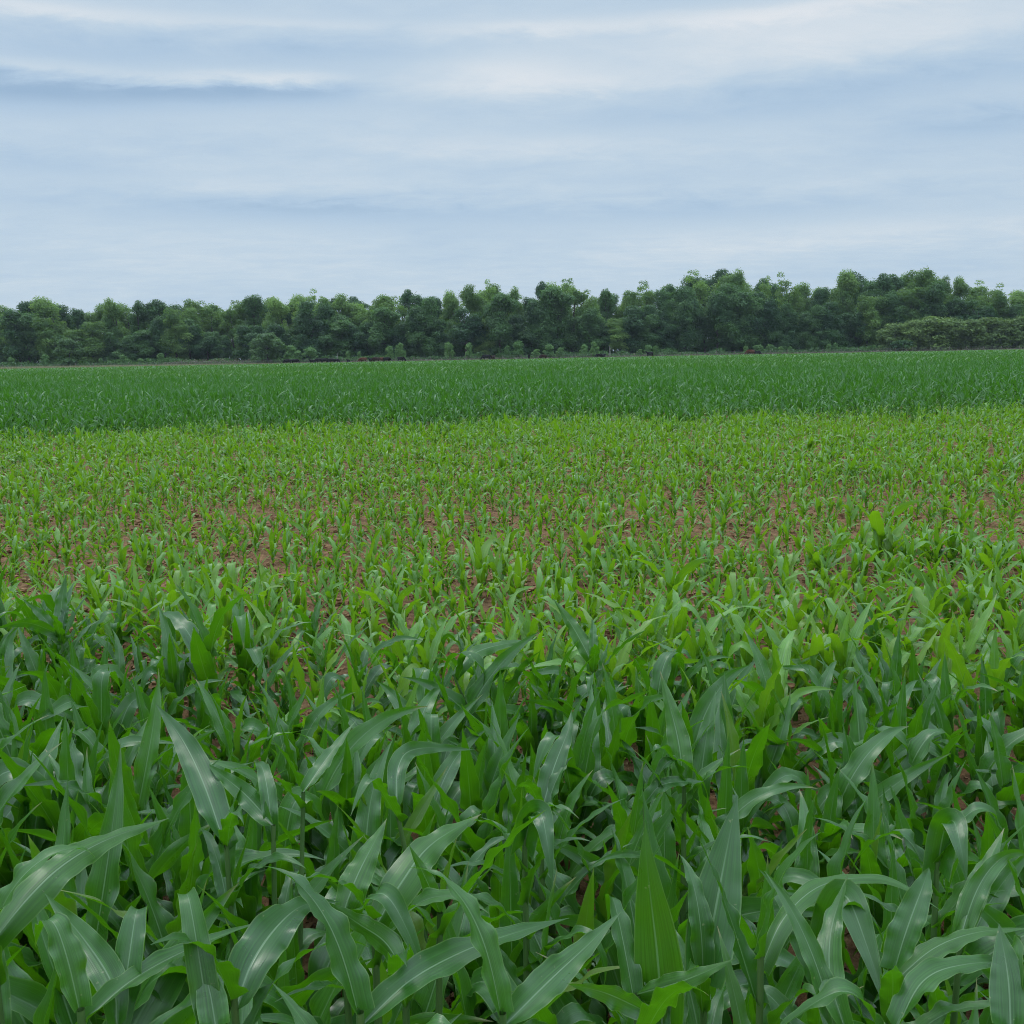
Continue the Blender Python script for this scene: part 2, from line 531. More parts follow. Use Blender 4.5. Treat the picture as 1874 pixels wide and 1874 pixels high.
def plant_parts(g, nleaf, nv, nu, droop=1.0, width=0.10, upright=0.0, nst=6):
    """unit corn plant (about 1 high): the stalk and a list of leaves, each (V, F, uv, tint)"""
    hs = 0.50
    base_az = g.random() * 6.28
    leaves = []
    lean = (g.random(2) - .5) * 0.10
    for i in range(nleaf):
        t = i / (nleaf - 1)
        z = hs * (0.10 + 0.86 * t)
        az = base_az + (i % 2) * math.pi + g.normal(0, 0.35)
        Ln = lerp(0.35, 0.76, math.sin(math.pi * min(0.12 + 0.52 * t, .58))) * (0.85 + 0.3 * g.random())
        if t > 0.86:
            e0, e1 = R(80 + 8 * g.random()), R(40 + 35 * g.random())
            Ln *= 0.72
            tw, kk, fold = g.normal(0, .5), 0.0, 0.75
        else:
            e0 = R(lerp(48, 72, t) + g.normal(0, 7) + 6 * upright)
            e1 = R(lerp(-35, 15, t) * droop + g.normal(0, 30) + 28 * upright)
            tw = g.normal(0, 1.0)
            kk = R(60 + 80 * g.random()) if g.random() < 0.34 else 0.0
            fold = 0.32
        wd = width * Ln / 0.62 * (0.9 + 0.35 * g.random())
        V, F, uv, tn = arch_leaf(g, z, az, e0, e1, Ln, wd, nv, nu, 1.0 if (i == 0 and g.random() < .4) else float(np.clip(0.25 + 0.45 * g.random() + 0.2 * (t > .8), 0, .87)),
                                 kk, tw, g.normal(0, 0.35), 0.008, fold)
        V[:, :2] += lean * (z / hs) * hs
        leaves.append((V, F, uv, tn))
    zz_ = np.linspace(-0.03, hs * 1.02, nst)
    st = tube(np.stack([lean[0] * np.clip(zz_, 0, 1), lean[1] * np.clip(zz_, 0, 1), zz_], -1), np.linspace(0.020, 0.011, nst) * (1 + 0.10 * np.cos(np.arange(nst) * 3.1)), 7)
    top = max(l[0][:, 2].max() for l in leaves)
    k = 1.0 / top
    leaves = [(V * k, F, u, t) for V, F, u, t in leaves]
    st = (st[0] * k, *st[1:])
    return st, leaves


def height_at(x, y):
    """height of the young crop: tall at the near edge, falling to short plants a few metres in"""
    h = np.interp(y, [0.0, 1.2, 2.0, 2.8, 3.8, 5.0, 6.5, 9, 13, 24], [0.74, 0.73, 0.70, 0.63, 0.54, 0.41, 0.315, 0.265, 0.25, 0.27])
    side = np.clip((-x / np.maximum(y, 1) - 0.2) * 1.2, 0, 0.3)        # the taller plants reach deeper on the left
    h = h * (1 + side * np.clip((7 - y) / 4, 0, 1))
    return h * (0.86 + 0.28 * vnoise(np.asarray(x) * 0.8 + 40, np.asarray(y) * 0.8, 7))


def edge_of_young(x):
    return 23.6 + 0.11 * x + (vnoise(np.asarray(x) * 0.5 + 90, np.asarray(x) * 0 + 3.3, 9) - .5) * 2.6


def row_positions(y0, y1, drow, dplant, spread, ang=R(2.2), jit=0.04):
    out_ = []
    y = y0
    while y < y1:
        half = y * 0.56 + spread
        n = int(2 * half / dplant)
        x = -half + (np.arange(n) + rng.random() + rng.random(n) * 0.8) * dplant
        out_.append(np.stack([x, y + x * math.tan(ang) + rng.normal(0, jit, n)], -1))
        y += drow
    return np.concatenate(out_)


# --- hero plants: the leaves that stand out nearest the camera
def spline(P, n):
    P = np.asarray(P, float)
    Q = np.concatenate([[2 * P[0] - P[1]], P, [2 * P[-1] - P[-2]]])
    res = []
    for i in range(len(P) - 1):
        t = np.linspace(0, 1, 24, endpoint=False)[:, None]
        a, b, c, d = Q[i:i + 4]
        res.append(0.5 * (2 * b + (c - a) * t + (2 * a - 5 * b + 4 * c - d) * t ** 2 + (3 * b - a - 3 * c + d) * t ** 3))
    C = np.concatenate(res + [P[-1:]])
    ln = np.concatenate([[0], np.cumsum(np.linalg.norm(np.diff(C, axis=0), axis=1))])
    s = np.linspace(0, ln[-1], n)
    return np.stack([np.interp(s, ln, C[:, k]) for k in range(3)], -1)


def hero_leaf(g, pts, width, face=1, r0=0.0, r1=0.0, tint=0.4, fold=0.25, ruf=0.20, base=0.55):
    """pts: (photo x, y, forward distance); width in metres; face 1 = upper side seen, -1 = under side"""
    P = [at(*p) for p in pts]
    n = 46
    C = spline(P, n)
    s = np.linspace(0, 1, n)
    d = np.gradient(C, axis=0)
    d /= np.linalg.norm(d, axis=1)[:, None]
    v = (EYE[None] - C)
    v /= np.linalg.norm(v, axis=1)[:, None]
    N0 = v - d * (v * d).sum(1)[:, None]
    N0 /= np.linalg.norm(N0, axis=1)[:, None]
    N0 *= face
    B0 = np.cross(d, N0)
    rl = R(r0) + (R(r1) - R(r0)) * s
    B = B0 * np.cos(rl)[:, None] + N0 * np.sin(rl)[:, None]
    Nn = N0 * np.cos(rl)[:, None] - B0 * np.sin(rl)[:, None]
    w = width * 0.45 * leaf_profile(s, base)
    fd = 1.6 * np.exp(-s * 10) + fold * (0.5 + 0.4 * s)
    return ribbon(C, B, Nn, w, s, g, 8, fd, ruf, tint, 6.5)


HEROES = [
    # label, list of leaves
    ('corn plant whose broad bright green leaf stands straight up like a blade',
     [([(1214, 1915, 1.40), (1204, 1760, 1.43), (1186, 1600, 1.45), (1180, 1505, 1.47)], .085, -1, 0, 12, .3, .12, .05, .8),
      ([(1165, 1820, 1.40), (1250, 1795, 1.36), (1345, 1755, 1.34)], .040, -1, 10, 30, .35)]),
    ('corn plant with a wide grey green leaf right of the upright bright blade',
     [([(1288, 1800, 1.52), (1303, 1700, 1.56), (1325, 1580, 1.62), (1350, 1455, 1.70)], .096, 1, 0, -14, .22, .14, .05, .75)]),
    ('corn plant with a long dark leaf sweeping rightward at the bottom centre edge',
     [([(660, 1880, 1.10), (750, 1795, 1.16), (850, 1740, 1.22), (950, 1705, 1.28), (1042, 1680, 1.34)], .050, 1, 20, 45, .3),
      ([(742, 1785, 1.30), (705, 1725, 1.34), (655, 1690, 1.38), (592, 1648, 1.44)], .042, -1, 20, 35, .5)]),
    ('corn plant with a straight leaf slanting up just left of the upright bright blade',
     [([(920, 1880, 1.16), (1005, 1795, 1.24), (1080, 1725, 1.32), (1137, 1668, 1.38)], .052, 1, 10, 25, .3),
      ([(1180, 1850, 1.2), (1110, 1818, 1.2), (1038, 1800, 1.2)], .036, 1, 20, 35, .4)]),
    ('corn plant with a leaf running in from the left photo edge to a fine tip',
     [([(-15, 1725, 1.34), (55, 1640, 1.42), (120, 1580, 1.5), (200, 1535, 1.6), (310, 1497, 1.72)], .062, -1, 10, 40, .55),
      ([(215, 1880, 1.14), (205, 1800, 1.18), (155, 1720, 1.24), (82, 1635, 1.32)], .046, 1, 0, 15, .4)]),
    ('corn plant with a long narrow folded leaf crossing the lower left corner',
     [([(150, 1875, 1.10), (240, 1795, 1.18), (350, 1735, 1.28), (480, 1685, 1.38)], .036, 1, 35, 55, .35, .5),
      ([(395, 1880, 1.12), (385, 1820, 1.14), (366, 1745, 1.17)], .042, 1, 0, 10, .5, .15, .04, .95)]),
    ('corn plant with a broad dull leaf bending over at the top, lower left of centre',
     [([(430, 1850, 1.20), (462, 1760, 1.26), (512, 1690, 1.34), (560, 1655, 1.42), (622, 1650, 1.46)], .072, 1, 5, 30, .15)]),
    ('corn plant with a big bright leaf leaning right, its tip curling over',
     [([(685, 1700, 1.46), (735, 1615, 1.52), (790, 1545, 1.6), (880, 1490, 1.7)], .070, -1, 0, 30, .55),
      ([(625, 1680, 1.45), (655, 1600, 1.5), (708, 1498, 1.58)], .056, -1, 8, 20, .45),
      ([(805, 1670, 1.45), (780, 1610, 1.46), (748, 1545, 1.48)], .028, -1, 10, 25, .6)]),
    ('corn plant with a creased grey leaf hanging left above the upright bright blade',
     [([(960, 1545, 1.9), (972, 1495, 1.88), (990, 1490, 1.82), (1002, 1545, 1.76), (1012, 1625, 1.72)], .056, 1, 0, 10, .1, .3, .22, 1)]),
    ('corn plant with a long arching leaf drooping rightward over a curled upright leaf',
     [([(1392, 1770, 1.38), (1435, 1680, 1.44), (1500, 1622, 1.52), (1585, 1606, 1.56), (1650, 1620, 1.56), (1722, 1666, 1.52)], .042, -1, 25, 45, .45),
      ([(1545, 1880, 1.22), (1520, 1790, 1.26), (1522, 1700, 1.32), (1552, 1600, 1.42)], .044, 1, -10, 60, .4)]),
    ('corn plant with a grey leaf hanging from a pinched top, right of the arching leaf',
     [([(1500, 1760, 1.48), (1520, 1680, 1.48), (1548, 1640, 1.46), (1588, 1735, 1.38), (1622, 1850, 1.30)], .062, 1, 10, 0, .2, .3, .1)]),
    ('corn plant with a pale creased leaf bent double near the right photo edge',
     [([(1715, 1590, 1.84), (1728, 1520, 1.84), (1745, 1503, 1.80), (1758, 1550, 1.74), (1770, 1620, 1.70)], .062, 1, 0, 6, .05, .25, .16, 1),
      ([(1758, 1715, 1.56), (1785, 1630, 1.62), (1838, 1515, 1.72)], .048, -1, 0, 25, .75)]),
    ('corn plant with two nearly flat leaves reaching the right photo edge at the bottom',
     [([(1632, 1800, 1.28), (1710, 1735, 1.34), (1790, 1706, 1.38), (1890, 1698, 1.40)], .040, -1, 30, 50, .4),
      ([(1640, 1885, 1.14), (1690, 1795, 1.22), (1765, 1765, 1.26), (1890, 1758, 1.3)], .044, 1, 30, 40, .35),
      ([(1850, 1885, 1.2), (1845, 1790, 1.24), (1828, 1690, 1.3)], .056, 1, 0, 5, .12, .2, .06, .95)]),
    ('tall dark corn plant with a broad leaf curving up and leftward, left of centre',
     [([(415, 1560, 1.72), (375, 1440, 1.84), (335, 1355, 1.96), (285, 1288, 2.1)], .070, 1, -25, 10, .2),
      ([(500, 1510, 1.72), (445, 1450, 1.80), (375, 1395, 1.9)], .048, 1, 10, 10, .25),
      ([(555, 1450, 1.95), (600, 1385, 2.05), (652, 1318, 2.15)], .040, 1, 20, 40, .35)]),
    ('corn plant with a lone pointed leaf rising high above its neighbours, right of centre',
     [([(1252, 1450, 1.98), (1240, 1350, 2.04), (1208, 1228, 2.14)], .060, -1, 0, 25, .65),
      ([(1180, 1470, 1.95), (1215, 1435, 1.95), (1290, 1430, 1.98)], .040, 1, 25, 50, .3)]),
    ('corn plant with a tall grey leaf leaning right behind the creased grey leaf',
     [([(990, 1490, 2.0), (1012, 1410, 2.06), (1040, 1335, 2.14), (1046, 1300, 2.2)], .060, 1, 0, 30, .12),
      ([(725, 1480, 1.9), (730, 1400, 2.0), (765, 1370, 2.1), (870, 1372, 2.2)], .050, 1, 0, 30, .15)]),
    ('corn plant with a dark arching leaf beside a pointed one in mid field',
     [([(1085, 1215, 2.9), (1050, 1150, 3.0), (1012, 1095, 3.1)], .062, -1, 10, 20, .45),
      ([(830, 1235, 2.8), (880, 1190, 2.9), (985, 1168, 3.05)], .055, -1, 20, 40, .35)]),
    ('tall dark corn plant standing up at the left photo edge before the short corn',
     [([(112, 1165, 3.3), (112, 1110, 3.35), (122, 1048, 3.4)], .058, 1, 5, 25, .1),
      ([(108, 1160, 3.3), (50, 1140, 3.25), (-10, 1150, 3.2)], .055, 1, 20, 35, .2),
      ([(112, 1180, 3.3), (80, 1130, 3.35), (40, 1095, 3.4)], .05, 1, 10, 20, .2)]),
]
hero_spots = []
G_CORN = 'corn plants of the near rows'


def build_heroes():
    g = np.random.default_rng(3)
    for label, lvs in HEROES:
        far = max(p[2] for p in lvs[0][0])
        f = 1.36 if far > 2.6 else 1.15 if far > 1.9 else 1.0
        lvs = [([(x, y, Y * f) for x, y, Y in l[0]], l[1] * f ** .6, *l[2:]) for l in lvs]
        b = at(*lvs[0][0][0])
        root = thing('corn_plant', label, 'corn plant', (b[0], b[1], 0.0), group=G_CORN)
        ofs = np.array([b[0], b[1], 0.0])
        bends = np.array([[b[0], b[1], -0.03], [b[0], b[1], b[2] * .5], [b[0], b[1], b[2] + 0.02]]) - ofs
        parts = [tube(bends, [0.011, 0.008, 0.005], 8)]
        for spec in lvs:
            pts, wd, *rest = spec
            c = at(*pts[0])
            V, F, uv, tn = hero_leaf(g, pts, wd, *rest)
            link('leaf', qmesh('leaf', V - ofs, F, M_CORN, uv, tn), root)
            if np.hypot(*(c - b)[:2]) > 0.02:      # a tiller of the same plant carries this leaf
                for q in (.62, .97):
                    sp = arch_leaf(g, 0, g.random() * 6.28, R(g.uniform(58, 80)), R(g.normal(5, 30)), g.uniform(.20, .32), g.uniform(.030, .044), 34, 8, g.uniform(.2, .7),
                                   R(90) if g.random() < .35 else 0, g.normal(0, .8), g.normal(0, .3), 0.004)
                    link('leaf', qmesh('leaf', sp[0] + (c - ofs) * np.array([q, q, q * .98]), sp[1], M_CORN, sp[2], sp[3]), root)
                parts.append(tube(np.array([[0, 0, 0.0], (c - ofs) * [.8, .8, .4], c - ofs]), [0.009, 0.007, 0.005], 7))
        V, F, uv, tn = join(parts)
        link('stalk', qmesh('stalk', V, F, M_STALK), root)
        az0 = g.random() * 6.28
        for k in range(10):
            t = k / 9
            sp = arch_leaf(g, b[2] * lerp(.15, 1.02, t), az0 + (k % 2) * math.pi + g.normal(0, .5), R(lerp(50, 74, t) + g.normal(0, 6)), R(g.normal(-5, 30)),
                           lerp(.20, .29, math.sin(t * 3)) * g.uniform(.85, 1.2), g.uniform(.032, .047), 34, 8, g.uniform(.2, .7),
                           R(80) if g.random() < .3 else 0, g.normal(0, .8), g.normal(0, .3), 0.006)
            link('leaf', qmesh('leaf', sp[0], sp[1], M_CORN, sp[2], sp[3]), root)
        hero_spots.append((b[0], b[1]))


build_heroes()

# --- individual plants: prototypes, then copies
NEAR_N, LEAF_N = 300 - len(HEROES), 130


def build_near():
    g = np.random.default_rng(21)
    protos = []
    for k in range(14):
        st, lv = plant_parts(g, 7 + k % 2, 40, 8, 0.9 + 0.3 * g.random(), 0.074 + 0.022 * g.random(), 0.3 + 0.9 * g.random())
        protos.append((qmesh('stalk', st[0], st[1], M_STALK), [qmesh('leaf', *l[:2], M_CORN, l[2], l[3]) for l in lv]))
    mids = []
    for k in range(14):
        st, lv = plant_parts(g, 7, 22, 6, 0.9 + 0.3 * g.random(), 0.092, 0.5 + 0.7 * g.random())
        V, F, uv, tn = join(lv)
        mids.append((qmesh('stalk', st[0], st[1], M_STALK), [qmesh('foliage', V, F, mat, uv, tn) for mat in (M_CORN, M_YOUNG)]))
    P = np.concatenate([row_positions(1.12, 3.0, 0.32, 0.115, 0.5, jit=0.06), row_positions(3.0, 7.6, 0.37, 0.118, 0.5, jit=0.06)])
    inside = np.abs(P[:, 0]) < P[:, 1] * 0.54 + 0.25
    P = P[inside]
    P = P[np.argsort(P[:, 1] / height_at(P[:, 0], P[:, 1]) ** 0.6)]
    keep = [p for p in P if all((p[0] - a) ** 2 + (p[1] - b) ** 2 > 0.05 ** 2 for a, b in hero_spots)]
    near, rest = keep[:NEAR_N], keep[NEAR_N:]
    rows = (('tall dark green corn plant in the dense strip along the bottom of the photo', 1.9),
            ('dark green knee high corn plant between the tall near strip and the thin rows', 3.1),
            ('shorter bright green corn plant where bare red soil begins to show between rows', 99))
    for i, (x, y) in enumerate(near):
        h = float(height_at(x, y)) * (0.85 + 0.25 * rng.random())
        y_ = y if y < 99 else y
        lab = next(l for l, lim in rows if y < lim)
        root = thing('corn_plant', lab, 'corn plant', (x, y, -0.01), rng.random() * 6.28, h, G_CORN)
        root.rotation_euler = (rng.normal(0, .06), rng.normal(0, .06), rng.random() * 6.28)
        if i < LEAF_N:
            st, lv = protos[rng.integers(len(protos))]
            link('stalk', st, root)
            for l in lv:
                link('leaf', l, root)
        else:
            st, fo = mids[rng.integers(len(mids))]
            link('stalk', st, root)
            link('foliage', fo[1] if rng.random() < (y - 3.4) / 3.2 else fo[0], root)
    return np.array(rest)


rest = build_near()


def merged_crop(name, label, P, H, mats_choice, protos, mat, tint_shift=0.0):
    """many plants too many to count, merged into one mesh"""
    g = np.random.default_rng(len(P))
    pick = g.integers(0, len(protos), len(P))
    th = g.random(len(P)) * 6.28
    Vs, Fs, us, ts, o = [], [], [], [], 0
    for k, (V, F, uv, tn) in enumerate(protos):
        idx = np.where(pick == k)[0]
        if not len(idx):
            continue
        c, s = np.cos(th[idx])[:, None], np.sin(th[idx])[:, None]
        h = H[idx][:, None]
        X = (V[None, :, 0] * c - V[None, :, 1] * s) * h + P[idx, 0][:, None]
        Y = (V[None, :, 0] * s + V[None, :, 1] * c) * h + P[idx, 1][:, None]
        Z = np.broadcast_to(V[None, :, 2], X.shape) * h
        Vs.append(np.stack([X, Y, Z], -1).reshape(-1, 3))
        n = len(V)
        Fs.append((F[None] + (np.arange(len(idx)) * n)[:, None, None]).reshape(-1, 4) + o)
        us.append(np.tile(uv, (len(idx), 1)))
        ts.append(np.clip(np.tile(tn, len(idx)) + np.repeat(g.normal(tint_shift, 0.22, len(idx)), n), 0, 1))
        o += n * len(idx)
    me = qmesh(name, np.concatenate(Vs), np.concatenate(Fs), mat, np.concatenate(us), np.concatenate(ts))
    return tag(link(name, me), label, 'corn', None, 'stuff')


def lod(n, nleaf, nv, nu, droop=1.0, width=0.12, seed=0, upright=0.3):
    g = np.random.default_rng(seed)
    res = []
    for _ in range(n):
        st, lv = plant_parts(g, nleaf, nv, nu, droop, width, upright, 3)
        st = (st[0], st[1], st[2] * 0 + 0.25, st[3])
        res.append(join(lv + [st]))
    return res


# the rest of the short young corn
P2 = np.concatenate([row_positions(7.6, 12.9, 0.46, 0.122, 2.0, jit=0.08), row_positions(12.9, 27.5, 0.40, 0.120, 2.0, jit=0.06)])
P2 = P2[P2[:, 1] < edge_of_young(P2[:, 0]) + 0.8 + rng.normal(0, 1.9, len(P2))]
P2 = np.concatenate([rest, P2])
P2 = P2[rng.random(len(P2)) > 0.06]
H2 = height_at(P2[:, 0], P2[:, 1]) * (0.75 + 0.45 * rng.random(len(P2))) * np.where(rng.random(len(P2)) < 0.06, 1.35, 1.0)
# a few taller clumps stand out among the short plants
for cx, cy, cr, up in ((1.0, 7.4, .55, .55), (-.25, 7.2, .45, .45), (2.9, 7.6, .6, .35), (-1.9, 6.6, .4, .4), (0.6, 5.2, .3, .35), (2.4, 5.6, .35, .3)):
    H2 = H2 * (1 + 0.6 * up * np.exp(-((P2[:, 0] - cx) ** 2 + (P2[:, 1] - cy) ** 2) / cr ** 2))
nearer = P2[:, 1] < 13
close = P2[:, 1] < 5.6
dark = rng.random(len(P2)) > (P2[:, 1] - 3.4 - np.clip(-P2[:, 0] * .4, -.8, .8)) / 2.4
FINE = lod(14, 7, 18, 4, 0.9, 0.095, 12, .7)
merged_crop('young_corn_crop', 'dark green half grown corn behind the near rows', P2[close & dark], H2[close & dark], None, FINE, M_CORN)
merged_crop('young_corn_crop', 'bright green half grown corn behind the near rows', P2[close & ~dark], H2[close & ~dark], None, FINE, M_YOUNG)
nearer2 = nearer & ~close
merged_crop('young_corn_crop', 'short yellow green young corn in thin rows over bare soil', P2[nearer2], H2[nearer2], None, lod(14, 7, 9, 2, 0.9, 0.098, 1, .7), M_YOUNG)
merged_crop('young_corn_crop', 'pale yellow green band of young corn in front of the tall dark crop', P2[~nearer], H2[~nearer], None, lod(12, 7, 6, 2, 0.9, 0.125, 2), M_YOUNG, 0.0)


# the near rows go on to both sides
P3 = row_positions(0.3, 7.6, 0.34, 0.125, 3.6, jit=0.06)
P3 = P3[np.abs(P3[:, 0]) > P3[:, 1] * 0.54 + 0.27]
P3 = P3[np.abs(P3[:, 0]) > 0.8]
merged_crop('corn_crop', 'dark green corn of the near rows running on past both sides', P3, height_at(P3[:, 0], P3[:, 1]) * (0.85 + 0.25 * rng.random(len(P3))), None, FINE, M_CORN)


# the tall dark crop
def tall_crop():
    A = row_positions(20, 60, 0.55, 0.20, 5.0, jit=0.06)
    A = A[A[:, 1] > edge_of_young(A[:, 0]) + rng.normal(0, 1.6, len(A))]
    B = row_positions(60, 130, 0.95, 0.30, 14.0, jit=0.2)
    C = row_positions(130, FIELD_END - 1, 1.6, 0.62, 24.0, jit=0.4)
    for (P, nl, nv, nu, w, sd_, hs) in ((A, 9, 6, 2, 0.082, 5, 1.0), (B, 9, 4, 2, 0.120, 6, 1.0), (C, 8, 3, 1, 0.27, 7, 1.0)):
        h = 0.84 * (0.88 + 0.24 * rng.random(len(P))) * (0.9 + 0.2 * vnoise(P[:, 0] * .25 + 50, P[:, 1] * .25, 4))
        front = np.clip((P[:, 1] - edge_of_young(P[:, 0])) / 9.0, 0, 1)
        h = h * (0.42 + 0.58 * front ** .8) * np.interp(P[:, 1], [190, 240, 268], [1.0, 0.62, 0.36])
        merged_crop('tall_corn_crop', 'dense dark green tall corn filling the field up to the cattle', P, h, None, lod(9, nl, nv, nu, 0.8, w, sd_, 0.5), M_TALL, 0.0)


tall_crop()


# ------------------------------------------------------------------ trees
def crown_arrays(g, H, Rr, zb, nclump, nleaf, lsize, clump=0.12, shape=0.55, airy=0.0, lobed=0):
    """leaf-sized faces gathered in clumps through the crown; returns arrays and the clump centres"""
    parts_v, tints, cents = [], [], []
    lobes = []
    if lobed:
        lobes.append((np.array([g.normal(0, .1) * Rr, g.normal(0, .1) * Rr, H * lerp(zb, .95, .42)]), Rr * .72, H * (0.93 - zb) * .42, 0.0))
        for k in range(lobed):
            a = g.random() * 6.28
            t = lerp(.12, .90, (k + g.random()) / lobed)
            d = Rr * g.uniform(.30, .78) * (1.0 - .55 * max(0, t - .55) / .45)
            lr = Rr * g.uniform(.28, .50) * (1 - .12 * t)
            lobes.append((np.array([d * math.cos(a), d * math.sin(a), H * lerp(zb, .97, t) - lr * .4]), lr, lr * g.uniform(.7, 1.25), g.normal(0, .16)))
    wts = np.array([l[1] ** 1.6 for l in lobes]) if lobes else None
    for k in range(nclump):
        t = g.random() ** 0.8
        lift_t = 0.0
        if lobes:
            lc, lr, lv, lift_t = lobes[g.choice(len(lobes), p=wts / wts.sum())]
            v = g.normal(size=3); v /= np.linalg.norm(v)
            c = lc + v * np.array([lr, lr, lv]) * g.random() ** .4
            c[2] = max(c[2], zb * H)
            t = c[2] / H
        else:
            z = lerp(zb, 0.96, t)
            prof = math.sqrt(max(0.03, 1 - abs((t - 0.44) / 0.60) ** (1.6 + .5 * shape)))
            a = g.random() * 6.28
            rr = Rr * prof * (0.35 + 0.65 * g.random() ** 0.5) * (0.8 + 0.35 * math.sin(a * 2 + k % 3))
            c = np.array([rr * math.cos(a), rr * math.sin(a), z * H])
        r = H * clump * (0.5 + 1.0 * g.random()) * (1 - 0.3 * t * airy)
        n = int(nleaf * (r / (H * clump)) ** 2 * (1 - 0.45 * airy * t))
        d = g.normal(size=(n, 3))
        d /= np.linalg.norm(d, axis=1)[:, None]
        d[:, 2] = np.where((d[:, 2] < -0.3) & (g.random(n) < .6), -d[:, 2], d[:, 2])
        p = c + d * r * np.array([1.08, 1.08, 0.92]) * (0.5 + 0.5 * g.random((n, 1)) + 0.30 * g.random((n, 1)) ** 6)
        nrm = d + np.array([0, 0, 0.5]) + g.normal(size=(n, 3)) * 0.55
        nrm /= np.linalg.norm(nrm, axis=1)[:, None]
        ref = g.normal(size=(n, 3))
        e1 = np.cross(nrm, ref); e1 /= np.linalg.norm(e1, axis=1)[:, None]
        e2 = np.cross(nrm, e1)
        sz = lsize * (0.6 + 0.8 * g.random((n, 1)))
        q = np.stack([p - e1 * sz, p - e2 * sz * .6 + e1 * sz * .15, p + e1 * sz, p + e2 * sz * .6 - e1 * sz * .1], 1)
        parts_v.append(q.reshape(-1, 3))
        tints.append(np.repeat(np.clip(lift_t + g.normal(0.40, 0.20) + g.normal(0, 0.12, n), 0, 1), 4))
        cents.append((c, r))
    V = np.concatenate(parts_v)
    F = np.arange(len(V)).reshape(-1, 4)
    return V, F, np.concatenate(tints), cents


def trunk_arrays(g, H, r, cents, nl=9, top=0.72):
    z = np.linspace(-0.1, H * top, 8)
    wob = np.cumsum(g.normal(0, 0.012 * H, (8, 2)), 0) * np.linspace(0, 1, 8)[:, None]
    path = np.concatenate([wob, z[:, None]], 1)
    parts = [tube(path, r * np.linspace(1.15, 0.25, 8), 7)]
    for c, _ in sorted(cents, key=lambda q: -q[1])[:nl]:
        j = int(np.clip(np.searchsorted(z, c[2] * 0.62), 1, 6))
        a = path[j]
        midp = lerp(a, c, 0.5) + np.array([0, 0, -0.03 * H])
        parts.append(tube([a, midp, c], r * np.array([0.5, 0.3, 0.10]), 5))
    return join(parts)


def tree_proto(seed, H, Rr, zb, nclump, nleaf, lsize, mat, r=0.35, trunk_mat=None, **kw):
    g = np.random.default_rng(seed)
    V, F, tn, cents = crown_arrays(g, H, Rr, zb, nclump, nleaf, lsize, **kw)
    tv = trunk_arrays(g, H, r, cents, nl=12 if H > 8 else 6)
    top = V[:, 2].max()
    return dict(crown=qmesh('crown', V, F, mat, None, tn, smooth=False), trunk=qmesh('trunk', tv[0], tv[1], trunk_mat or M_BARK), H=top)


def plant_tree(pr, name, label, cat, x, y, h, group, wide=1.0):
    k = h / pr['H']
    o = thing(name, label, cat, (x, y, 0.0), rng.random() * 6.28, 1.0, group)
    o.scale = (k * wide * rng.uniform(.85, 1.25), k * wide * rng.uniform(.85, 1.25), k)
    link('trunk', pr['trunk'], o)
    link('crown', pr['crown'], o)
    return o


BIG = [tree_proto(101, 20, 4.6, .10, 110, 220, .20, M_TREE, clump=.066, lobed=7),
       tree_proto(102, 20, 5.4, .10, 125, 220, .20, M_TREE, clump=.064, lobed=9),
       tree_proto(103, 20, 4.2, .12, 100, 220, .20, M_DARKTREE, clump=.062, lobed=7),
       tree_proto(104, 20, 5.0, .16, 110, 160, .19, M_TREE, clump=.052, airy=.9, lobed=9),
       tree_proto(105, 20, 5.6, .12, 130, 220, .20, M_DARKTREE, clump=.064, lobed=7),
       tree_proto(106, 20, 4.5, .18, 100, 150, .19, M_TREE, clump=.050, airy=1.1, lobed=9),
       tree_proto(107, 20, 6.0, .10, 135, 220, .20, M_TREE, clump=.064, shape=.7, lobed=7)]
EDGE = [tree_proto(111, 15, 3.9, .03, 95, 210, .18, M_DARKTREE, clump=.075, shape=.4, r=.25, lobed=9),  # mostly darker leaves: shade low on the wood's front put into the colour
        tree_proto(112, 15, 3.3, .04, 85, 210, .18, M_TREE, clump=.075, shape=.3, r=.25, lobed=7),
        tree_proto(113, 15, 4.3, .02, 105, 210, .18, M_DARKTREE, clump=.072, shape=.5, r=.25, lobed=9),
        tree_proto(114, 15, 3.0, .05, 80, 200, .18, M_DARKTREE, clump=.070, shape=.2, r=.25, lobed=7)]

G_WOOD = 'trees of the wood behind the field'
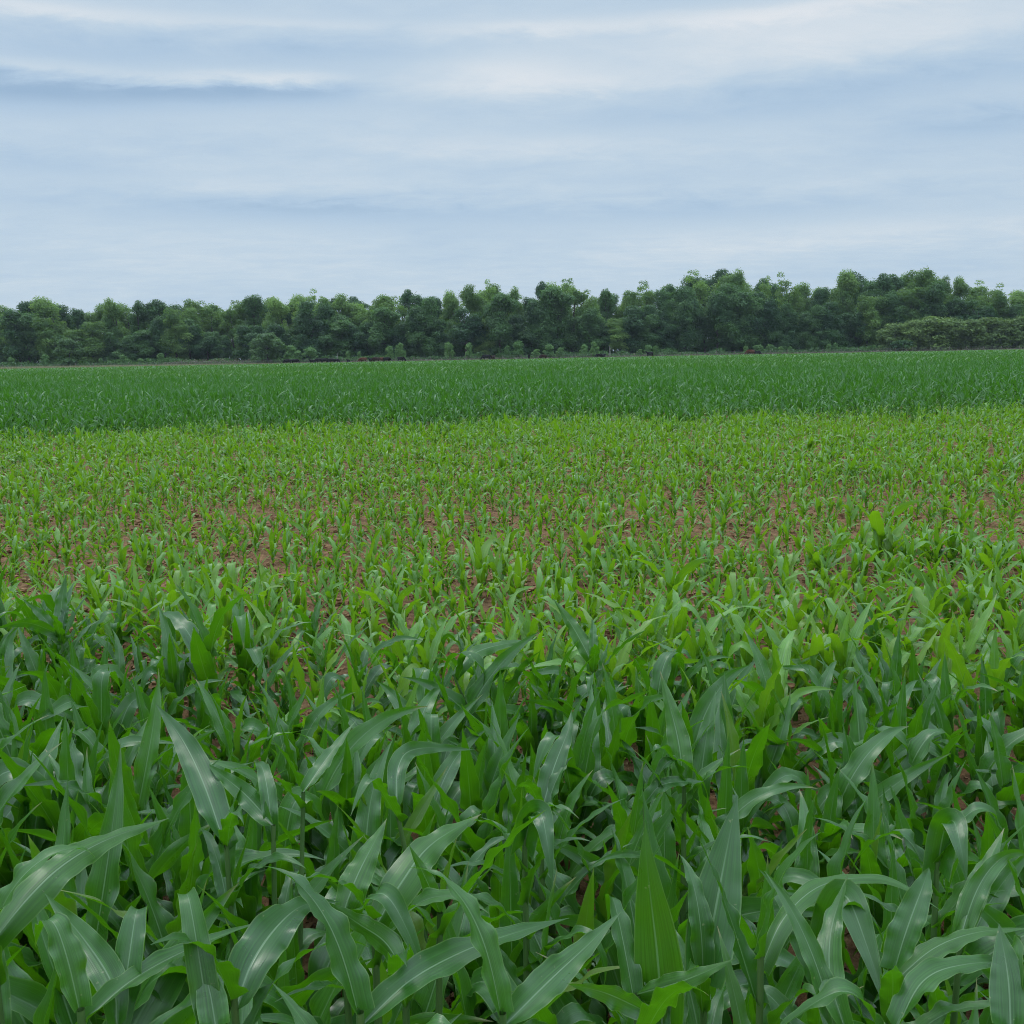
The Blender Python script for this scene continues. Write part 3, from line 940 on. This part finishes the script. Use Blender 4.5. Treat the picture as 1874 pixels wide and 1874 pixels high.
# skyline trees: photo x, top y, variant, relative width, label
SKY = [
    (8, 556, 1, 1.1, 'tree of the wood cut by the left edge of the photo'),
    (52, 548, 2, 1.1, 'dark crowned tree second from the left along the wood skyline'),
    (92, 540, 0, 1.3, 'broad pale green tree forming the first hump of the wood from the left'),
    (140, 562, 2, .9, 'low tree filling the dip right of the first pale hump at left'),
    (172, 553, 1, 1.0, 'rounded tree between the left hump and the peaked crown beside it'),
    (208, 543, 0, .9, 'tree with a small peaked crown left of the round dark one'),
    (252, 549, 4, .8, 'tree with a small round dark crown on the left part of the skyline'),
    (298, 547, 4, 1.0, 'dark bushy tree right of the small round dark crown'),
    (345, 544, 1, 1.1, 'wide crowned tree topping the wood straight above the low brown brush'),
    (385, 549, 3, 1.0, 'thin topped tree letting sky through, left of the big lone bush'),
    (425, 547, 5, 1.0, 'pale see-through tree above and left of the big lone bush'),
    (470, 538, 2, 1.1, 'darker tree rising right above the big lone bush'),
    (512, 541, 0, 1.0, 'tree on the skyline just right of the big lone bush'),
    (558, 527, 3, .9, 'tree with a spiky top sticking out above the leftmost cattle'),
    (600, 541, 6, .9, 'tree in the gentle dip above the main group of cattle'),
    (640, 535, 1, .9, 'mid green tree above the red brown cow'),
    (690, 536, 6, 1.0, 'broad light green tree above the pair of pale saplings'),
    (755, 528, 4, 1.0, 'dark branching tree right of the broad light green one'),
    (800, 541, 2, .7, 'narrow tree in the notch left of the two tall central crowns'),
    (832, 528, 0, .9, 'light green tree leaning against the two tall central crowns'),
    (870, 518, 1, .9, 'left one of the two tall central crowns'),
    (903, 509, 3, 1.0, 'tallest see-through crown in the centre of the wood'),
    (937, 521, 0, .7, 'small shoulder tree right of the tallest central crown'),
    (968, 541, 2, .7, 'low tree in the gap before the dark flat-topped crown'),
    (1000, 513, 4, .9, 'left half of the dark flat-topped crown pair right of centre'),
    (1045, 508, 5, 1.1, 'right half of the dark flat-topped crown pair with open branches'),
    (1085, 540, 1, .8, 'low pale tree in the deepest dip of the skyline right of centre'),
    (1115, 527, 2, .8, 'dark tree climbing out of the deepest dip of the skyline'),
    (1150, 528, 6, .8, 'light tree left of the thin bare-topped one'),
    (1185, 511, 5, 1.0, 'thin bare-topped tree left of the tall right hand stand'),
    (1225, 518, 4, .9, 'dark tree at the start of the tall right hand stand'),
    (1278, 491, 5, 1.1, 'feathery see-through tree opening the tall right hand stand'),
    (1345, 489, 0, 1.0, 'high rounded tree second in the tall right hand stand'),
    (1402, 505, 3, .9, 'see-through tree between the two rounded crowns at right'),
    (1445, 496, 3, 1.2, 'broad airy crown before the notch in the right hand stand'),
    (1500, 524, 2, .9, 'low tree in the notch of the right hand stand'),
    (1545, 491, 0, 1.1, 'pale domed tree right of the notch'),
    (1605, 500, 4, 1.0, 'dark rounded tree between the pale dome and the highest dome'),
    (1680, 487, 6, 1.0, 'highest domed tree of the whole wood, at right'),
    (1722, 503, 1, .8, 'shoulder tree on the right flank of the highest dome'),
    (1758, 503, 0, .9, 'round tree above the olive thicket, right of the highest dome'),
    (1812, 518, 3, 1.1, 'dark open tree standing alone against sky above the olive thicket'),
    (1872, 527, 0, .9, 'tree of the wood cut by the right edge of the photo'),
]


def build_wood():
    for px, ty, v, wd, lab in SKY:
        Y = 322 + rng.random() * 10
        p = at(px, ty, Y)
        h = p[2]
        plant_tree(BIG[v], 'tree', lab, 'tree', p[0], Y, h, G_WOOD, wd * 20.0 / h * (1.0 if h > 20 else 1.0))
    # the ranks within and behind, a little lower than the skyline
    sx = np.array([s[0] for s in SKY]); sy = np.array([s[1] for s in SKY])
    for px in np.arange(-330, 2210, 37):
        px = px + rng.normal(0, 8)
        Y = 336 + rng.random() * 14
        ty = np.interp(px, sx, sy) + rng.uniform(2, 10)
        p = at(px, ty, Y)
        plant_tree(BIG[rng.integers(7)], 'tree', 'tree standing deep inside the wood, its crown filling between the skyline trees', 'tree', p[0], Y, p[2], G_WOOD, 1.05)
    for px in list(np.arange(-330, -20, 40)) + list(np.arange(1910, 2210, 40)):
        Y = 322 + rng.random() * 8
        p = at(px, np.interp(px, sx, sy) + rng.uniform(-6, 10), Y)
        plant_tree(BIG[rng.integers(7)], 'tree', 'tree of the wood standing beyond the edge of the photo', 'tree', p[0], Y, p[2], G_WOOD)
    for px in np.arange(-300, 2190, 27):
        px = px + rng.normal(0, 7)
        Y = 313 + rng.random() * 6
        base = 662 - px * 0.0168
        ty = np.interp(px, sx, sy)
        ty = base - (base - ty) * rng.uniform(.40, .93) 
        p = at(px, ty, Y)
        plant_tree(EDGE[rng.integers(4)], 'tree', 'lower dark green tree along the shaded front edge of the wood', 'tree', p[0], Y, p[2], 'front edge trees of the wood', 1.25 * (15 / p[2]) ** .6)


build_wood()

# young trees and bushes standing in the pasture: photo x, top y, height of base y is the ground
SAPL = [tree_proto(131, 4, 1.15, .12, 26, 70, .16, M_SAPLING, r=.05, clump=.13),
        tree_proto(132, 4, 1.5, .10, 30, 70, .16, M_SAPLING, r=.05, clump=.13, shape=.8),
        tree_proto(133, 4, 1.9, .20, 26, 66, .16, M_SAPLING, r=.05, clump=.11, shape=.5)]
BUSH = tree_proto(135, 8, 4.6, .02, 80, 110, .24, M_BUSH, r=.18, clump=.12, shape=.95)
DENSE = tree_proto(136, 8, 2.9, .02, 60, 110, .24, M_BUSH, r=.15, clump=.13, shape=.75)
FLAT = tree_proto(137, 3, 3.2, .35, 34, 70, .2, M_DARKTREE, r=.10, clump=.16, shape=.4)
YB = 300.0


def pasture_plants():
    def put(pr, px, ty, label, name='sapling', cat='young tree', wide=1.0, Y=YB, group=None):
        p = at(px, ty, Y)
        plant_tree(pr, name, label, cat, p[0], Y, max(p[2], .5), group, wide)
    put(BUSH, 488, 608, 'big rounded bush standing alone in front of the wood, left of the cattle', 'bush', 'bush')
    put(DENSE, 125, 617, 'tall dense bush near the left end of the fence line', 'bush', 'bush')
    put(SAPL[2], 567, 634, 'sapling with flat layered branches beside the big rounded bush', wide=1.15)
    put(FLAT, 1654, 621, 'low dark flat-topped bush at the left end of the olive thicket', 'bush', 'bush', Y=296)
    G = 'saplings between the field and the wood'
    for (px, ty, v, w, lab) in [
        (20, 651, 0, 1.3, 'small pale sapling nearest the left photo edge'),
        (80, 645, 1, 1.1, 'bright sapling left of the tall dense bush'),
        (184, 652, 0, 1.0, 'tiny sapling just right of the tall dense bush'),
        (222, 646, 1, 1.0, 'pale sapling midway along the low brown brush'),
        (256, 653, 0, 1.2, 'tiny sapling left of the slender one by the low brown brush'),
        (294, 643, 0, .9, 'slender sapling rising from the left end of the low brown brush'),
        (530, 628, 1, 1.2, 'sapling hugging the right side of the big rounded bush'),
        (636, 640, 0, .9, 'thin sapling above the small lone black calf'),
        (657, 640, 0, .8, 'thin sapling behind the red brown cow'),
        (713, 630, 0, 1.0, 'left one of the pair of pale saplings behind the cattle'),
        (734, 624, 1, .9, 'right one of the pair of pale saplings, taller and wider'),
        (821, 623, 0, 1.0, 'left one of two evenly matched oval saplings in the centre'),
        (858, 624, 0, 1.0, 'right one of two evenly matched oval saplings in the centre'),
        (930, 629, 1, .9, 'left sapling of the ragged clump right of the two oval ones'),
        (948, 620, 0, 1.0, 'taller right sapling of the ragged clump, with a spiky top'),
        (982, 636, 1, 1.2, 'low dim sapling between the ragged clump and the cow to its right'),
        (1004, 627, 0, 1.1, 'pale sapling directly behind the brown cow right of centre'),
        (1026, 633, 1, 1.2, 'low spreading sapling right of the brown cow'),
        (1068, 627, 1, .9, 'left sapling of the bright clump near the pale dead trunk'),
        (1086, 622, 1, .9, 'right sapling of the bright clump near the pale dead trunk'),
        (1172, 636, 1, 1.2, 'low pale sapling left of the black cow before a forked sapling'),
        (1186, 628, 0, 1.0, 'forked pale sapling behind the lone black cow at right'),
        (1200, 630, 0, .9, 'slim sapling right of the forked one'),
        (1365, 630, 0, 1.0, 'small sapling left of the red brown cow at far right'),
        (1389, 628, 2, 1.1, 'wide sapling above the red brown and black pair of cattle'),
        (1408, 627, 2, 1.0, 'wide sapling right of the red brown and black pair'),
        (1429, 631, 0, 1.0, 'small sapling two places right of that cattle pair'),
        (1446, 631, 1, 1.0, 'low bushy sapling three places right of that cattle pair'),
        (1517, 626, 0, .9, 'slim sapling left of the pale one by the fence at right'),
        (1528, 624, 1, .8, 'pale roundish sapling by the fence left of the olive thicket'),
    ]:
        put(SAPL[v], px, ty + 2, lab, wide=w * 0.85, Y=YB + rng.uniform(-1.5, 3), group=G)
    # the pale dead trunk
    p = at(1116, 633, 304)
    root = thing('dead_tree', 'pale bare dead trunk standing against the dark wood', 'dead tree', (p[0], 304, 0))
    V, F, uv, tn = tube([[0, 0, -.1], [.03, 0, p[2] * .5], [-.04, 0, p[2]]], [.16, .13, .07], 7)
    link('trunk', qmesh('trunk', V, F, M_PALEBARK), root)
    V, F, uv, tn = tube([[-.02, 0, p[2] * .6], [.3, .05, p[2] * .8], [.42, .1, p[2] * .95]], [.06, .04, .02], 6)
    link('limb', qmesh('limb', V, F, M_PALEBARK), root)
    # bare pale stick behind the black cattle
    p = at(617, 645, 297)
    root = thing('dead_sapling', 'bare pale stick leaning up behind the main black cattle', 'dead tree', (p[0], 297, 0))
    V, F, uv, tn = tube([[-.3, 0, -.1], [0, 0, p[2] * .6], [.25, 0, p[2]]], [.09, .07, .03], 6)
    link('trunk', qmesh('trunk', V, F, M_PALEBARK), root)
    # olive thicket at right: separate small trees in a belt
    TH = [tree_proto(141, 7, 2.7, .03, 50, 110, .22, M_OLIVE, r=.12, clump=.14, shape=.8),
          tree_proto(142, 7, 3.1, .03, 56, 110, .22, M_OLIVE, r=.12, clump=.13, shape=.85),
          tree_proto(143, 7, 2.4, .03, 46, 110, .22, M_OLIVE, r=.12, clump=.14, shape=.75)]
    labs = ['leftmost small tree of the olive thicket at right', 'second small tree from the left of the olive thicket', 'third small tree from the left of the olive thicket',
            'fourth small tree from the left of the olive thicket', 'fifth small tree from the left of the olive thicket', 'sixth small tree from the left of the olive thicket',
            'seventh small tree from the left of the olive thicket', 'small tree of the olive thicket cut by the right photo edge']
    for i, px in enumerate([1640, 1672, 1706, 1740, 1774, 1808, 1840, 1874, 1910, 1945, 1980, 2020]):
        ty = [594, 588, 582, 583, 587, 584, 586, 580, 578, 580, 582, 580][i] - 5
        lab = labs[i] if i < 8 else 'small tree of the olive thicket beyond the right photo edge'
        put(TH[i % 3], px, ty, lab, 'thicket_tree', 'small tree', 1.15, 303 + rng.uniform(-1, 2), 'small trees of the olive thicket')
        if i < 9:
            put(TH[(i + 1) % 3], px + 15, ty + 9, 'hidden small tree in the second rank of the olive thicket', 'thicket_tree', 'small tree', 1.15, 307 + rng.uniform(-1, 1), 'second rank of the olive thicket')


pasture_plants()


# brown brush and weeds along the fence line, dry grass in front of it
def strip_cards(name, label, cat, mat, n, yr, xr, hfun, w, lean=0.3, seed=0, blade=False):
    g = np.random.default_rng(seed)
    x = g.uniform(*xr, n); y = g.uniform(*yr, n)
    h = hfun(x, g)
    ok = h > 0.02
    x, y, h = x[ok], y[ok], h[ok]
    n = len(x)
    if blade:
        a = g.random(n) * 6.28
        e = np.stack([np.cos(a), np.sin(a), np.zeros(n)], -1) * (w * (.6 + .8 * g.random((n, 1))))
        b = np.stack([x, y, np.zeros(n)], -1)
        t = b + np.stack([g.normal(0, lean, n) * h, g.normal(0, lean, n) * h, h], -1)
        V = np.stack([b - e, b + e, t + e * .25, t - e * .25], 1).reshape(-1, 3)
    else:
        c = np.stack([x, y, h * g.random(n) ** .7], -1)
        nr = g.normal(size=(n, 3)) + np.array([0, -.2, .5]); nr /= np.linalg.norm(nr, axis=1)[:, None]
        e1 = np.cross(nr, g.normal(size=(n, 3))); e1 /= np.linalg.norm(e1, axis=1)[:, None]
        e2 = np.cross(nr, e1)
        s = w * (.5 + g.random((n, 1)))
        V = np.stack([c - e1 * s, c - e2 * s * .6, c + e1 * s, c + e2 * s * .6], 1).reshape(-1, 3)
    F = np.arange(len(V)).reshape(-1, 4)
    tn = np.repeat(np.clip(g.normal(.45, .22, n), 0, 1), 4)
    tag(link(name, qmesh(name, V, F, mat, None, tn, smooth=False)), label, cat, None, 'stuff')


xl, xr_ = at(280, 650, 296)[0], at(520, 650, 296)[0]
strip_cards('undergrowth', 'dark brown weedy brush along the fence at the foot of the wood', 'brush', M_BRUSH, 20000, (297, 303), (-190, 190),
            lambda x, g: 0.45 + 0.45 * vnoise(x * .7, x * 0 + 2, 3) + 1.05 * np.clip(1 - np.abs((x - (xl + xr_) / 2) / ((xr_ - xl) / 2)) ** 4, 0, 1) * (.55 + .9 * vnoise(x * .8, x * 0, 5)), .20, seed=1)
strip_cards('undergrowth', 'green weeds and seedlings under the front edge of the wood', 'weeds', M_DARKTREE, 30000, (303, 313), (-200, 200),
            lambda x, g: 0.8 + 2.0 * vnoise(x * .35, x * 0 + 8, 6), .26, seed=2)
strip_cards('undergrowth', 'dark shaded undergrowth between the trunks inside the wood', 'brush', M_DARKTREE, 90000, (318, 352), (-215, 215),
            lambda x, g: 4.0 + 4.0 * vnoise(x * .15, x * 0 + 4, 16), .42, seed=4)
strip_cards('dry_grass', 'pale dry grass in the strip between the corn and the cattle', 'grass', M_DRYGRASS, 80000, (FIELD_END + .5, 297), (-180, 180),
            lambda x, g: (0.30 + 0.25 * g.random(len(x))) * np.clip(1.9 - (x + 140) / 90, .8, 1.9), .05, seed=3, blade=True)


# ------------------------------------------------------------------ fence
def build_fence():
    Y = 291.0
    root = thing('wire_fence', 'wire fence on thin wooden posts running along the far side of the field', 'fence', (0, Y, 0))
    g = np.random.default_rng(8)
    V, F, uv, tn = tube([[0, 0, -.2], [0, 0, .7], [.01, 0, 1.42], [.01, 0, 1.44]], [.085, .08, .078, .02], 8)
    pm = qmesh('post', V, F, M_POST)
    xs = np.arange(-165, 166, 5.1) + g.normal(0, .15, 65)
    for x in xs:
        o = link('post', pm, root)
        o.location = (x, 0, 0)
        o.rotation_euler = (g.normal(0, .03), g.normal(0, .05), g.random() * 6)
        o.scale = (1, 1, 1 + g.normal(0, .07))
    for z in (.45, .75, 1.05, 1.3):
        P = [[x, -.09, z + (0 if i % 2 == 0 else -.02)] for i, x in enumerate(np.linspace(-166, 166, 131))]
        V, F, uv, tn = tube(P, np.full(131, .012), 4)
        link('wire', qmesh('wire', V, F, M_WIRE), root)


build_fence()


# ------------------------------------------------------------------ cattle
M_BLACK = simple_mat('black_hide', (0.010, 0.009, 0.010), (0.020, 0.017, 0.016), 5, 0.8, 0.1)
M_BROWN = simple_mat('dark_brown_hide', (0.030, 0.017, 0.013), (0.046, 0.026, 0.019), 5, 0.8, 0.1)
M_RED = simple_mat('red_brown_hide', (0.085, 0.034, 0.020), (0.11, 0.046, 0.028), 5, 0.8, 0.1)


def cow_mesh(name, pose, mat):
    """one continuous body grown over a skeleton; nose towards +X, 1.4 m at the back"""
    v, e, r = [], [], []

    def add(p, rad, parent=None):
        v.append(p); r.append(rad)
        if parent is not None:
            e.append((parent, len(v) - 1))
        return len(v) - 1
    hip = add((-.62, 0, 1.05), (.27, .33))
    belly = add((-.15, 0, .98), (.34, .40), hip)
    chest = add((.35, 0, .98), (.29, .38), belly)
    sh = add((.62, 0, 1.05), (.22, .29), chest)
    tailb = add((-.86, 0, 1.12), (.15, .18), hip)
    t1 = add((-.97, 0, 1.10), (.035, .035), tailb)
    t2 = add((-1.02, .02, .75), (.028, .028), t1)
    add((-1.01, .03, .48), (.05, .05), t2)
    if pose == 'graze':
        n1 = add((.88, 0, .86), (.16, .20), sh)
        n2 = add((1.08, 0, .55), (.12, .15), n1)
        hd = add((1.16, 0, .36), (.125, .14), n2)
        mz = add((1.25, 0, .16), (.085, .09), hd)
        add((1.29, 0, .08), (.06, .06), mz)
        up = Vector((-.55, 0, .3))
    else:
        n1 = add((.86, 0, 1.18), (.16, .20), sh)
        n2 = add((1.04, 0, 1.32), (.12, .15), n1)
        hd = add((1.18, 0, 1.36), (.125, .14), n2)
        mz = add((1.40, 0, 1.22), (.085, .09), hd)
        add((1.47, 0, 1.17), (.06, .06), mz)
        up = Vector((-.1, 0, .5))
    hx = Vector(v[hd])
    for s in (-1, 1):
        ear = add(tuple(hx + up * .12 + Vector((-.02, s * .13, 0))), (.04, .04), hd)
        add(tuple(hx + up * .12 + Vector((-.05, s * .27, -.02))), (.05, .02), ear)
        st = .10 * s if pose != 'graze' else .14 * s
        k = add((.52 + st, s * .17, .66), (.115, .10), chest)
        k = add((.55 + st, s * .18, .38), (.06, .06), k)
        k = add((.54 + st, s * .18, .12), (.05, .05), k)
        add((.57 + st, s * .18, 0.0), (.06, .06), k)
        q = add((-.66 - st * .6, s * .19, .78), (.16, .13), hip)
        q = add((-.60 - st * .6, s * .20, .58), (.09, .085), q)
        q = add((-.76 - st * .6, s * .20, .40), (.055, .055), q)
        q = add((-.73 - st * .6, s * .20, .12), (.048, .048), q)
        add((-.69 - st * .6, s * .20, 0.0), (.06, .06), q)
    me = bpy.data.meshes.new('skeleton')
    me.from_pydata(v, e, [])
    o = bpy.data.objects.new('skeleton', me)
    COL.objects.link(o)
    o.modifiers.new('skin', 'SKIN')
    o.modifiers.new('sub', 'SUBSURF').levels = 2
    for i, s in enumerate(me.skin_vertices[0].data):
        s.radius = r[i]
        s.use_root = (i == hip)
    bpy.context.view_layer.update()
    dg = bpy.context.evaluated_depsgraph_get()
    fin = bpy.data.meshes.new_from_object(o.evaluated_get(dg))
    fin.name = name
    fin.materials.clear()
    fin.materials.append(mat)
    fin.polygons.foreach_set('use_smooth', [True] * len(fin.polygons))
    bpy.data.objects.remove(o)
    return fin


COWS = {(p, c): cow_mesh('cow', p, mt) for p in ('stand', 'graze') for c, mt in (('black', M_BLACK), ('brown', M_BROWN), ('red', M_RED))}
HERD = [  # photo x, pose, colour, heading (degrees, 0 = to the right), scale, distance, label
    (526, 'graze', 'black', 180, 1.0, 282, 'black cow farthest left of the herd, near the big rounded bush'),
    (540, 'graze', 'black', 10, 1.0, 281, 'black cow second from the left of the herd, touching the first'),
    (571, 'stand', 'black', 230, .85, 283, 'black cow leading the main black group on its left'),
    (583, 'graze', 'black', 175, 1.05, 281, 'black cow second from the left in the main black group'),
    (595, 'graze', 'black', 15, 1.05, 282, 'black cow in the middle of the main black group'),
    (606, 'graze', 'black', 170, 1.0, 280.5, 'black cow beside the bare stick in the main black group'),
    (616, 'graze', 'black', -30, .9, 283, 'black cow ending the main black group on its right'),
    (637, 'stand', 'black', 250, .75, 282, 'small lone black calf between the black group and the red brown cow'),
    (664, 'graze', 'red', 180, 1.05, 281, 'red brown cow left of the mixed brown group'),
    (679, 'stand', 'black', 240, .95, 283, 'black cow behind the left end of the mixed brown group'),
    (688, 'graze', 'brown', 175, 1.05, 281, 'dark brown cow in the mixed group next to the red brown one'),
    (698, 'graze', 'red', 10, 1.0, 282.5, 'reddish cow partly hidden in the middle of the mixed brown group'),
    (708, 'graze', 'black', 0, 1.0, 281, 'black cow grazing at the right end of the mixed brown group'),
    (734, 'graze', 'black', -12, 1.05, 281, 'black cow grazing alone with head down right of the mixed brown group'),
    (890, 'graze', 'black', 180, 1.15, 281, 'large black cow left of centre under the two oval saplings'),
    (902, 'stand', 'brown', 60, .95, 282, 'brown cow standing close behind the large black one near centre'),
    (968, 'stand', 'black', 265, .95, 282, 'black cow seen end on near the centre of the field edge'),
    (994, 'graze', 'brown', 165, .95, 281, 'lone dark brown cow right of the one seen end on'),
    (1096, 'graze', 'black', 190, .9, 284, 'black cow left of the pale dead trunk'),
    (1104, 'stand', 'black', 300, .8, 285, 'smaller black cow tucked beside the one left of the dead trunk'),
    (1189, 'stand', 'black', 215, 1.1, 285, 'lone black cow standing before the forked pale sapling'),
    (1373, 'graze', 'red', 180, 1.1, 286, 'red brown cow farthest right, with a black one beside it'),
    (1386, 'graze', 'black', 10, .9, 287, 'black cow farthest right of the whole herd'),
]
for px, pose, c, hd, sc_, Y, lab in HERD:
    o = link('cow', COWS[(pose, c)])
    o.location = (at(px, 655, Y)[0], Y, 0)
    o.rotation_euler = (0, 0, R(hd))
    o.scale = (sc_ * 1.15,) * 3
    tag(o, lab, 'cow', 'cattle grazing along the far field edge')

# ------------------------------------------------------------------ haze: the air between here and the wood
def haze():
    x, y0, y1, z0, z1 = 420.0, -60.0, 460.0, -1.0, 45.0
    V = np.array([(a, b, c) for a in (-x, x) for b in (y0, y1) for c in (z0, z1)], float)
    F = np.array([(0, 1, 3, 2), (4, 6, 7, 5), (0, 4, 5, 1), (2, 3, 7, 6), (0, 2, 6, 4), (1, 5, 7, 3)])
    mt, t, M = new_mat('haze')
    v = nd(t, 'ShaderNodeVolumePrincipled')
    v.inputs['Color'].default_value = (0.80, 0.88, 1.0, 1)
    v.inputs['Density'].default_value = HAZE
    o = nd(t, 'ShaderNodeOutputMaterial')
    t.links.new(v.outputs[0], o.inputs['Volume'])
    tag(link('haze', qmesh('haze', V, F, mt, smooth=False)), 'faint bluish air over the field', 'haze', None, 'stuff')


HAZE = 0.00010
if HAZE:
    haze()
